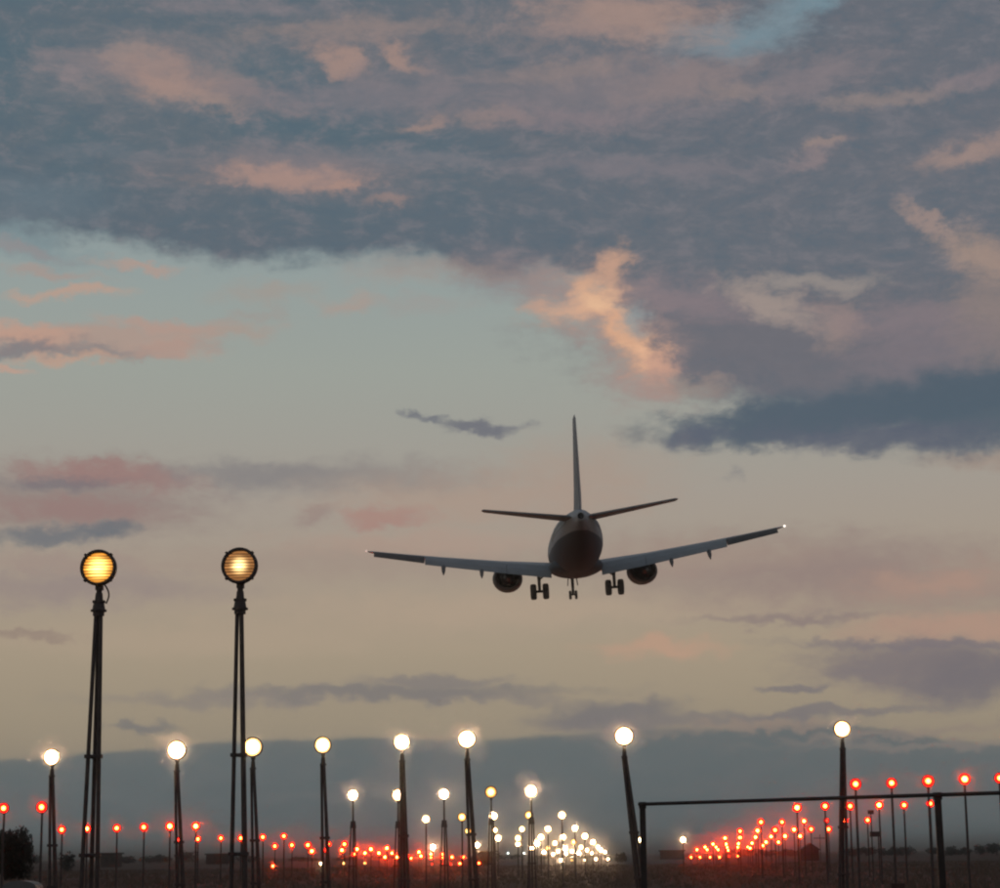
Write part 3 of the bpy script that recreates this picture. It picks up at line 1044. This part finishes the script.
# ------------------------------------------------------------------ airliner
def airliner():
    root = obj('airliner', None)
    tag(root, 'twin engine jet airliner seen from behind, gear and flaps down, landing', 'airplane')

    def ell(y, zc, w, h, n=32, flat=0.0):
        out = []
        for i in range(n):
            a = 2 * pi * i / n
            out.append((w * cos(a), y, zc + h * sin(a)))
        return out
    secs = [(16.6, 2.95, .06, .06), (16.4, 2.97, .35, .33), (15.9, 3.02, .72, .68), (15.0, 3.15, 1.12, 1.1), (13.8, 3.3, 1.48, 1.5), (12.4, 3.45, 1.74, 1.82),
            (10.8, 3.5, 1.74, 2.0), (6, 3.5, 1.74, 2.0), (0, 3.5, 1.74, 2.0), (-4.5, 3.48, 1.74, 1.98), (-6.5, 3.52, 1.71, 1.88), (-8.5, 3.66, 1.6, 1.7),
            (-10.5, 3.87, 1.46, 1.45), (-12.5, 4.12, 1.17, 1.16), (-14.2, 4.34, .87, .89), (-15.6, 4.52, .58, .62), (-16.5, 4.62, .36, .4), (-16.9, 4.66, .24, .27)]
    f = MB()
    f.loft([ell(*s_) for s_ in secs])
    fo = f.build('fuselage', 'fuselage_paint', root)
    # belly fairing where the wings cross
    m = MB()
    m.loft([ell(6.5, 2.0, .3, .2), ell(5.5, 2.0, 1.5, .5), ell(3, 2.08, 1.85, .76), ell(0, 2.08, 1.88, .8), ell(-2.5, 2.1, 1.7, .72), ell(-4.5, 2.15, 1.2, .5), ell(-5.6, 2.1, .3, .15)])
    m.build('belly_fairing', 'plane_belly', root)
    m = MB()
    m.lathe_y([(-16.84, .2), (-17.05, .17), (-16.9, .12)], 14, (0, 0, 4.67))
    m.build('exhaust_port', 'dark_metal_and_shade', root)
    # dark paint sweep under the tailplane, a thin shell proud of the skin
    for s_ in (-1, 1):
        m = MB()
        vs = []
        st = [(-6.5, 3.52, 1.71, 1.88), (-8.5, 3.66, 1.6, 1.7), (-10.5, 3.87, 1.46, 1.45), (-12.5, 4.12, 1.17, 1.16), (-14.2, 4.34, .87, .89)]
        for k, (y, zc, w, h) in enumerate(st):
            a0 = radians(8 + 5 * k)
            for a in (a0 - radians(9 + k * 3), a0, a0 + radians(7 + k * 2.0)):
                vs.append((s_ * (w + .012) * cos(a), y, zc + (h + .012) * sin(a)))
        fs = []
        for k in range(len(st) - 1):
            for i in range(2):
                q = (k * 3 + i, k * 3 + i + 1, k * 3 + i + 4, k * 3 + i + 3)
                fs.append(q if s_ < 0 else q[::-1])
        m.add(vs, fs, True)
        m.build('paint_sweep', 'dark_metal_and_shade', root)

    def foil(LE, TE, th, up, n=9):
        """aerofoil ring between leading and trailing edge points; up = thickness direction"""
        LE, TE, up = Vector(LE), Vector(TE), Vector(up)
        xs = [(1 - cos(pi * i / n)) / 2 for i in range(n + 1)]

        def t_(x):
            return 5 * th * (.2969 * sqrt(x) - .126 * x - .3516 * x * x + .2843 * x ** 3 - .1015 * x ** 4)
        top = [LE.lerp(TE, x) + up * t_(x) for x in xs]
        bot = [LE.lerp(TE, x) - up * t_(x) * .8 for x in xs[1:-1]][::-1]
        return top + bot

    dih = tan(radians(7.0))
    for s_ in (-1, 1):
        def W(x, y, z=0.0):
            return (s_ * x, y, 2.15 + (x - 1.6) * dih + 0.0035 * max(0, x - 5) ** 2 * 0.6 + z)
        m = MB()
        rings = [foil(W(x, le), W(x, te, dz), th, (0, 0, 1)) for (x, le, te, th, dz) in
                 ((1.3, 5.9, .4, .95, -.1), (3.0, 4.9, .2, .80, -.08), (5.2, 3.75, 0.0, .58, -.05), (9.0, 1.75, -.75, .40, -.02), (12.0, .2, -1.35, .27, 0), (14.0, -.95, -2.45, .17, 0), (14.26, -1.3, -2.5, .07, 0.02))]
        m.loft(rings if s_ > 0 else [r[::-1] for r in rings])
        wing = m.build('wing', 'wing_grey', root)
        # aileron, drooping below the trailing edge
        m = MB()
        rings = [foil(W(x, le, -.05), W(x, te, dz), th, (0, 0, 1)) for (x, le, te, th, dz) in ((10.45, -.75, -2.05, .42, -.44), (13.8, -2.0, -2.95, .30, -.34))]
        m.loft(rings if s_ > 0 else [r[::-1] for r in rings])
        m.build('aileron', 'dark_metal_and_shade', root)  # dark colour paints in the shade of the underside
        # flaps: two panels, each a fore flap and an aft flap turned far down
        for (xa, xb) in ((1.75, 4.81), (4.84, 10.4)):
            def te_at(x):
                return .3 - .3 * (x - 1.6) / 3.6 if x < 5.2 else 0.0 - .75 * (x - 5.2) / 3.8

            def chord(x):
                return 1.55 - .055 * (x - 1.75) * 1.1
            fl = None
            for (o_a, o_b, d0, d1, nm) in ((0.35, -0.45, .10, -.28, 'flap'), (-0.40, -1.0, -.22, -.80, 'aft_flap')):
                rings = []
                for x in (xa, xb):
                    k = chord(x) / 1.55
                    rings.append(foil(W(x, te_at(x) + o_a * k, d0 * k - .02), W(x, te_at(x) + o_b * k, d1 * k), .20 * k, (0, 0, 1)))
                m = MB()
                m.loft(rings if s_ > 0 else [r[::-1] for r in rings])
                fl = m.build(nm, 'flap_grey', root)
        # flap track fairings
        for x in (6.55, 9.15):
            m = MB()
            yb = -.3 - (x - 5.2) * .2
            c0 = Vector(W(x, yb + 1.2, -.25))
            rings = []
            for (dy, dz, w, h) in ((0, .05, .05, .05), (-.6, -.05, .15, .18), (-1.3, -.28, .16, .22), (-1.9, -.58, .13, .2), (-2.3, -.86, .04, .06)):
                rings.append([(c0.x + w * cos(2 * pi * i / 10), c0.y + dy, c0.z + dz + h * sin(2 * pi * i / 10)) for i in range(10)])
            m.loft(rings)
            m.build('flap_track_fairing', 'nacelle_grey', root)
        # engine: flattened nacelle, core, exhaust cone, pylon
        ex, ez = s_ * 4.83, 1.62
        m = MB()
        prof = [(6.6, .80, .86), (6.75, .9, .84), (6.5, 1.0, .86), (5.6, 1.08, .90), (4.3, 1.08, .90), (3.2, .98, .86), (2.5, .86, .80), (2.5, .78, .86), (3.4, .80, .86)]
        m.loft([[(ex + r * cos(2 * pi * i / 28), y, ez + sz * r * sin(2 * pi * i / 28)) for i in range(28)] for (y, r, sz) in prof], False, False)
        eng = m.build('engine', 'nacelle_grey', root)
        m = MB()
        m.lathe_y([(5.5, .78), (3.6, .62), (2.2, .48), (1.75, .40), (1.75, .33), (1.3, .22), (.7, .03)], 22, (ex, 0, ez))
        m.build('exhaust_cone', 'dark_metal_and_shade', eng)
        m = MB()
        m.lathe_y([(5.4, .84), (5.3, .84)], 24, (ex, 0, ez), sz=.86)
        m.build('fan', 'dark_metal_and_shade', eng)
        m = MB()
        m.add([(ex - .11, 6.0, ez + .75), (ex + .11, 6.0, ez + .75), (ex + .11, 1.2, ez + .35), (ex - .11, 1.2, ez + .35),
               (ex - .11, 5.2, ez + 1.1), (ex + .11, 5.2, ez + 1.1), (ex + .11, .6, ez + .95), (ex - .11, .6, ez + .95)],
              [(0, 3, 2, 1), (4, 5, 6, 7), (0, 1, 5, 4), (2, 3, 7, 6), (1, 2, 6, 5), (0, 4, 7, 3)])
        m.build('pylon', 'flap_grey', root)
        # tailplane
        m = MB()
        dh = tan(radians(7.3))
        rings = [foil((s_ * x, le, 4.62 + x * dh), (s_ * x, te, 4.60 + x * dh), th, (0, 0, 1)) for (x, le, te, th) in
                 ((.35, -12.2, -15.9, .46), (3.0, -13.6, -16.2, .35), (5.95, -15.3, -16.7, .22), (6.08, -15.6, -16.7, .1))]
        m.loft(rings if s_ > 0 else [r[::-1] for r in rings])
        m.build('tailplane', 'nacelle_grey', root)
        # main gear
        gx = s_ * 2.62
        gear = MB()
        gear.tube((gx, 0, .52), (gx, 0.05, 1.5), .11, .12, 10)
        gear.tube((gx, 0.05, 1.4), (gx, .1, 2.1), .13, .15, 10)
        gear.tube((gx - s_ * .05, 0, 1.35), (gx - s_ * 1.0, .1, 2.1), .055, .055, 8)
        gear.tube((gx, -.12, .75), (gx, -.3, 1.15), .04, .04, 6)
        gear.tube((gx, -.3, 1.15), (gx, -.06, 1.6), .04, .04, 6)
        gear.tube((gx - .5, 0, .52), (gx + .5, 0, .52), .09, .09, 10)
        go = gear.build('main_gear', 'gear_metal', root, (0, .9, 0))
        dm = MB()
        dm.box((gx + s_ * .62, .1, 1.92), (.95, .9, .05), Matrix.Rotation(s_ * -.14, 3, 'Y'))
        dm.build('gear_door', 'nacelle_grey', go)
        for o_ in (-.43, .43):
            wm = MB()
            prof = [(-.2, .22), (-.22, .38), (-.2, .49), (-.12, .55), (.12, .55), (.2, .49), (.22, .38), (.2, .22)]
            wm.loft([[(gx + o_ + y, r * cos(2 * pi * i / 20), .51 + r * sin(2 * pi * i / 20)) for i in range(20)] for (y, r) in prof])
            wm.build('wheel', 'rubber', go)
        # wing tip lamp
        m = MB()
        m.lathe_y([(.16, .03), (.08, .07), (-.02, .08), (-.10, .06), (-.14, .01)], 10, Vector(W(14.33, -2.3, .03)))
        m.build('tip_light', 'tip_lit' if s_ > 0 else 'tip_dim', root)
    # fin with dorsal fillet
    m = MB()
    rings = [foil((0, le, z), (0, te, z), th, (1, 0, 0)) for (z, le, te, th) in
             ((4.9, -7.0, -16.0, .56), (5.55, -8.6, -16.05, .54), (6.1, -10.2, -16.15, .52), (6.6, -10.9, -16.25, .48), (8.6, -12.9, -16.8, .36), (10.78, -14.8, -17.3, .22), (10.92, -15.2, -17.25, .1))]
    m.loft(rings)
    m.build('tail_fin', 'fin_paint', root)
    # nose gear
    gear = MB()
    gear.tube((0, 12.4, .36), (0, 12.4, 1.9), .10, .13, 10)
    gear.tube((-.3, 12.4, .36), (.3, 12.4, .36), .06, .06, 8)
    gear.tube((0, 12.45, 1.0), (0, 13.4, 1.7), .05, .05, 8)
    gear.box((0, 12.4, 1.05), (.2, .2, .35))
    ng = gear.build('nose_gear', 'gear_metal', root)
    for o_ in (-.22, .22):
        wm = MB()
        prof = [(-.09, .15), (-.1, .26), (-.06, .34), (.06, .34), (.1, .26), (.09, .15)]
        wm.loft([[(o_ + y, 12.4 + r * cos(2 * pi * i / 18), .34 + r * sin(2 * pi * i / 18)) for i in range(18)] for (y, r) in prof])
        wm.build('wheel', 'rubber', ng)
    for s_ in (-1, 1):
        dm = MB()
        dm.box((s_ * .34, 12.2, 1.35), (.04, 1.6, .62), Matrix.Rotation(s_ * -.12, 3, 'Y'))
        dm.build('gear_door', 'plane_belly', ng)
    return root


lens_mat('tip_lit', (1.0, 0.93, 0.85), (1.0, 0.9, 0.8), 2.2, 2.0, 0.2)
lens_mat('tip_dim', (1.0, 0.75, 0.65), (1.0, 0.75, 0.65), 0.7, 0.6, 0.2)
plane = airliner()
pr = ray(578, 596.5)
plane.location = CAM + pr * (145.0 / pr.y)
plane.rotation_euler = Euler((radians(5.9), radians(-2.7), radians(-0.8)), 'XYZ')

# ------------------------------------------------------------------ pipe railing, near right
pl = CAM + ray(642.5, 806) * 15.4
prr = CAM + ray(937.5, 797) * 13.7
zt = (pl.z + prr.z) / 2
rl = thing('pipe_railing', 'dark steel pipe railing frame of two posts and a top rail', 'railing', (pl.x, pl.y, 0))
dv = Vector((prr.x - pl.x, prr.y - pl.y, prr.z - pl.z))
ang = atan2(dv.y, dv.x)
for k, f_ in enumerate((0.0, 1.0, 2.0)):
    m = MB()
    q = dv * f_
    zp = pl.z + q.z
    lean = (0.0, 0.012, 0.01)[k]
    rt = Matrix.Rotation(ang * .15, 3, 'Z')
    b0 = Vector((q.x + lean * 1.5, q.y, 0))
    for (h0, h1) in ((-0.06, zp - 0.002),):
        vs = []
        for zz, off in ((h0, 1.0), (h1, 0.0)):
            for (a, b_) in ((-.021, -.021), (.021, -.021), (.021, .021), (-.021, .021)):
                vs.append(rt @ Vector((a, b_, 0)) + Vector((q.x + lean * 1.5 * off, q.y, zz)))
        m.add(vs, [(0, 1, 5, 4), (1, 2, 6, 5), (2, 3, 7, 6), (3, 0, 4, 7), (4, 5, 6, 7), (3, 2, 1, 0)])
    m.build('post', 'rail_steel', rl)
m = MB()
u = dv.normalized()
m.tube(Vector((0, 0, pl.z + 0.014)) - u * 0.035, Vector((0, 0, pl.z + 0.014)) + dv * 2.2, 0.0125, 0.0125, 10)
m.build('rail', 'rail_steel', rl)
for f_ in (0.0, 1.0, 2.0):
    m = MB()
    q = dv * f_ + Vector((0, 0, pl.z + 0.014))
    m.tube(q - u * .03, q + u * .03, .0165, .0165, 10)
    m.box(q + Vector((0, 0, -.022)), (.05, .05, .016))
    m.build('clamp', 'rail_steel', rl)


# ------------------------------------------------------------------ trees and bushes
def crown_mesh(seed, n, lobes, leaf, mat):
    """unit crown: leaf quads spread through lobes; fits about x,y in [-1,1], z in [0,1]"""
    rnd = random.Random(seed)
    m = MB()
    L_ = []
    for i in range(lobes):
        a = rnd.uniform(0, 2 * pi)
        r = rnd.uniform(0.1, .62)
        L_.append((Vector((r * cos(a), r * sin(a), rnd.uniform(.25, .72))), rnd.uniform(.2, .36)))
    for i in range(n):
        c, rr = rnd.choice(L_)
        d = Vector((rnd.gauss(0, 1), rnd.gauss(0, 1), rnd.gauss(0, 1))).normalized()
        pnt = c + d * rr * rnd.uniform(.55, 1.08)
        if pnt.z < 0.02:
            pnt.z = rnd.uniform(.02, .2)
        e = Euler((rnd.uniform(0, pi), rnd.uniform(0, pi), rnd.uniform(0, pi))).to_matrix()
        s = leaf * rnd.uniform(.6, 1.3)
        m.add([pnt + e @ Vector((s, 0, 0)), pnt + e @ Vector((0, s * .6, 0)), pnt + e @ Vector((-s, 0, 0)), pnt + e @ Vector((0, -s * .6, 0))], [(0, 1, 2, 3)])
    return m.mesh('crown', mat)


def trunk_mesh():
    m = MB()
    m.tube((0, 0, -.03), (.01, 0, .3), .05, .035, 8)
    for k in range(5):
        a = k * 1.3
        m.tube((.01, 0, .22 + .03 * k), (.4 * cos(a), .4 * sin(a), .55 + .03 * k), .022, .008, 6)
    return m.mesh('trunk', 'bark')


TR = trunk_mesh()
CR = [crown_mesh(5 + k, 700, 9, .075, 'leaf_far') for k in range(4)]
BIG = crown_mesh(77, 9000, 16, .038, 'leaf_dark')


def tree(name, label, px, y_top, D, half_px, crown, cat, group=None, rz=0):
    g0 = at(px, 854, D)
    top = at(px, y_top, D).z
    t = thing(name, label, cat, (g0.x, g0.y, 0), rz, group)
    s = half_px * D / F_PX
    for nm, me in (('trunk', TR), ('crown', crown)):
        o = obj(nm, me, t)
        o.scale = (s, s, top / .98)
    return t


tree('round_tree', 'dark rounded leafy tree at the left edge behind a red lamp', 6, 826, 180, 32, BIG, 'tree', rz=.4)
tree('bush', 'dark low bush hump between the leftmost white mast and left tall mast', 68, 852.5, 300, 13, CR[0], 'bush')
tree('bush', 'dark bush hump at the horizon below the sixth high white mast', 482, 850, 330, 20, BIG, 'bush', rz=1.2)
tree('bush', 'dark bush at the horizon right of the white cluster', 622, 851, 400, 10, CR[2], 'bush')
far = [(852, 847.5, 16), (866, 846, 14), (884, 846.5, 12), (896, 845, 12), (908, 846.5, 10), (933, 846, 14), (952, 844.5, 15), (966, 846.5, 12),
       (980, 844.5, 11), (997, 842, 14)]
for i, (x, yt, hw) in enumerate(far):
    tree('far_tree', f'far dark tree, {ORD[i]} from left of the tree line on the right horizon', x, yt, 620 + 30 * (i % 3), hw, CR[i % 4], 'tree',
         'tree line on the right horizon', rz=i * 1.1)
far2 = [(30, 855), (128, 856.0), (160, 855), (186, 852), (250, 856), (300, 857), (345, 856), (386, 856), (505, 855), (545, 855), (590, 855), (745, 849.5), (770, 850), (790, 849)]
for i, (x, yt) in enumerate(far2):
    hw = 16 + 5 * (i % 3)
    nm = ORD[i] if i < 11 else ('third from right', 'second from right', 'rightmost')[i - 11]
    tree('far_bush', f'far dark hedge bush, {nm}{" from left" if i < 11 else ""} along the low horizon under the lamps', x, yt - 1.0, 700 + 40 * (i % 4), hw, CR[(i + 1) % 4], 'bush',
         'hedge bushes along the horizon', rz=i * .7)


# ------------------------------------------------------------------ far buildings
def hut(name, label, px0, px1, y_eave, D, roof_px=0, wall='building_wall', windows=3):
    a, b = at(px0, y_eave, D), at(px1, y_eave, D)
    w = (b - a).length
    c = (a + b) / 2
    h = c.z
    t = thing(name, label, 'building', (c.x, c.y, 0), -RUN)
    dpt = max(5, w * .45)
    m = MB()
    m.box((0, dpt / 2, h / 2 - .05), (w, dpt, h + .1))
    wl_ = m.build('wall', wall, t)
    m = MB()
    if roof_px:
        rh = roof_px * D / F_PX
        e = .35
        m.add([(-w / 2 - e, -e, h), (w / 2 + e, -e, h), (w / 2 + e, dpt + e, h), (-w / 2 - e, dpt + e, h), (0, -e, h + rh), (0, dpt + e, h + rh)],
              [(0, 3, 2, 1), (0, 1, 4), (2, 3, 5), (1, 2, 5, 4), (3, 0, 4, 5)])
    else:
        m.box((0, dpt / 2, h + .16), (w + .7, dpt + .7, .30))
    m.build('roof', 'building_roof', t)
    for k in range(windows):
        x = -w / 2 + w * (k + .5) / windows
        m = MB()
        m.box((x, -.02, h * .6), (min(1.6, w / windows * .5), .08, h * .35))
        m.build('window', 'window_dark', t)
    return t


hut('low_building', 'low flat roofed building beside the left tall mast on the horizon', 97, 116, 854.2, 420)
hut('low_building', 'long low dark building on the horizon left of the second tall mast', 206, 231, 854.5, 560, 0, 'building_roof', 4)
hut('low_building', 'low dark building on the horizon right of the left railing post', 660, 684, 851.2, 560, 0, 'building_roof', 4)
hut('gabled_hut', 'small dark hut with peaked roof on the horizon below the right red lamps', 803, 819, 850, 380, 7, 'building_roof', 1)

# equipment box on posts among the right red lamps
e0 = at(874, 812, 120)
eq = thing('equipment_box', 'small dark equipment box on two thin posts below the railing, among right red lamps', 'equipment box', (e0.x, e0.y, 0), -RUN)
zb = at(874, 834, 120).z
for x in (-.18, .18):
    m = MB()
    m.tube((x, 0, -.05), (x, 0, e0.z if x < 0 else zb), .035, .035, 8)
    m.build('post', 'mast_steel', eq)
m = MB()
m.box((0, 0, zb), (.55, .35, .28))
m.build('box', 'housing', eq)
m = MB()
m.box((-.18, 0, e0.z), (.32, .2, .22))
m.build('head_box', 'housing', eq)

# small aerial
a0 = at(820, 838, 300)
ae = thing('aerial_mast', 'thin aerial mast with a crossbar beside the small gabled hut', 'mast', (a0.x, a0.y, 0), -RUN)
m = MB()
m.tube((0, 0, -.05), (0, 0, a0.z + .5), .06, .04, 6)
m.build('pole', 'mast_steel', ae)
m = MB()
m.tube((-.9, 0, a0.z), (.7, 0, a0.z), .05, .05, 6)
m.build('crossbar', 'mast_steel', ae)

# pale cabinet at the lower left
c0 = CAM + ray(23, 880.5) * 26
cb = thing('roadside_cabinet', 'pale grey round topped cabinet at the bottom left corner', 'cabinet', (c0.x, c0.y, 0))
wd = 0.40
m = MB()
prof = []
for y in (-.2, .2):
    ring = [(-wd / 2, y, -.05), (wd / 2, y, -.05)]
    for i in range(13):
        a = pi * i / 12
        ring.append((wd / 2 * cos(a) * 1.0, y, c0.z - .075 + .075 * sin(a)))
    prof.append(ring)
m.loft(prof, smooth=False)
m.build('case', 'cabinet_grey', cb)
m = MB()
m.box((0, -.212, c0.z * .5), (wd * .8, .016, c0.z * .75))
m.build('door', 'building_roof', cb)

# short marker post at the lower right
p0 = CAM + ray(897, 884.5) * 24
mk = thing('marker_post', 'short dark red wooden marker post at the bottom right edge', 'post', (p0.x, p0.y, 0))
m = MB()
m.box((0, 0, p0.z / 2 - .04), (.12, .1, p0.z + .02))
m.build('post', 'wood_post', mk)
m = MB()
m.box((0, 0, p0.z - .01), (.15, .13, .05))
m.build('cap', 'wood_post', mk)

# ------------------------------------------------------------------ added scattering volume, standing in for lens bloom round the lamps
hzm = bpy.data.materials.new('added_haze')
hzm.use_nodes = True
nt = hzm.node_tree
nt.nodes.clear()
o_ = nt.nodes.new('ShaderNodeOutputMaterial')
v_ = nt.nodes.new('ShaderNodeVolumePrincipled')
v_.inputs['Color'].default_value = (1, 1, 1, 1)
v_.inputs['Density'].default_value = 0.00062
v_.inputs['Anisotropy'].default_value = 0.9973
nt.links.new(v_.outputs[0], o_.inputs['Volume'])
MATS['added_haze'] = hzm
hz = MB()
hz.box((0, 5500, 16.5), (18100, 17100, 35))
tag(hz.build('added_haze', 'added_haze'), 'added thin scattering air that makes the lamps glow', 'added_haze', kind='stuff')
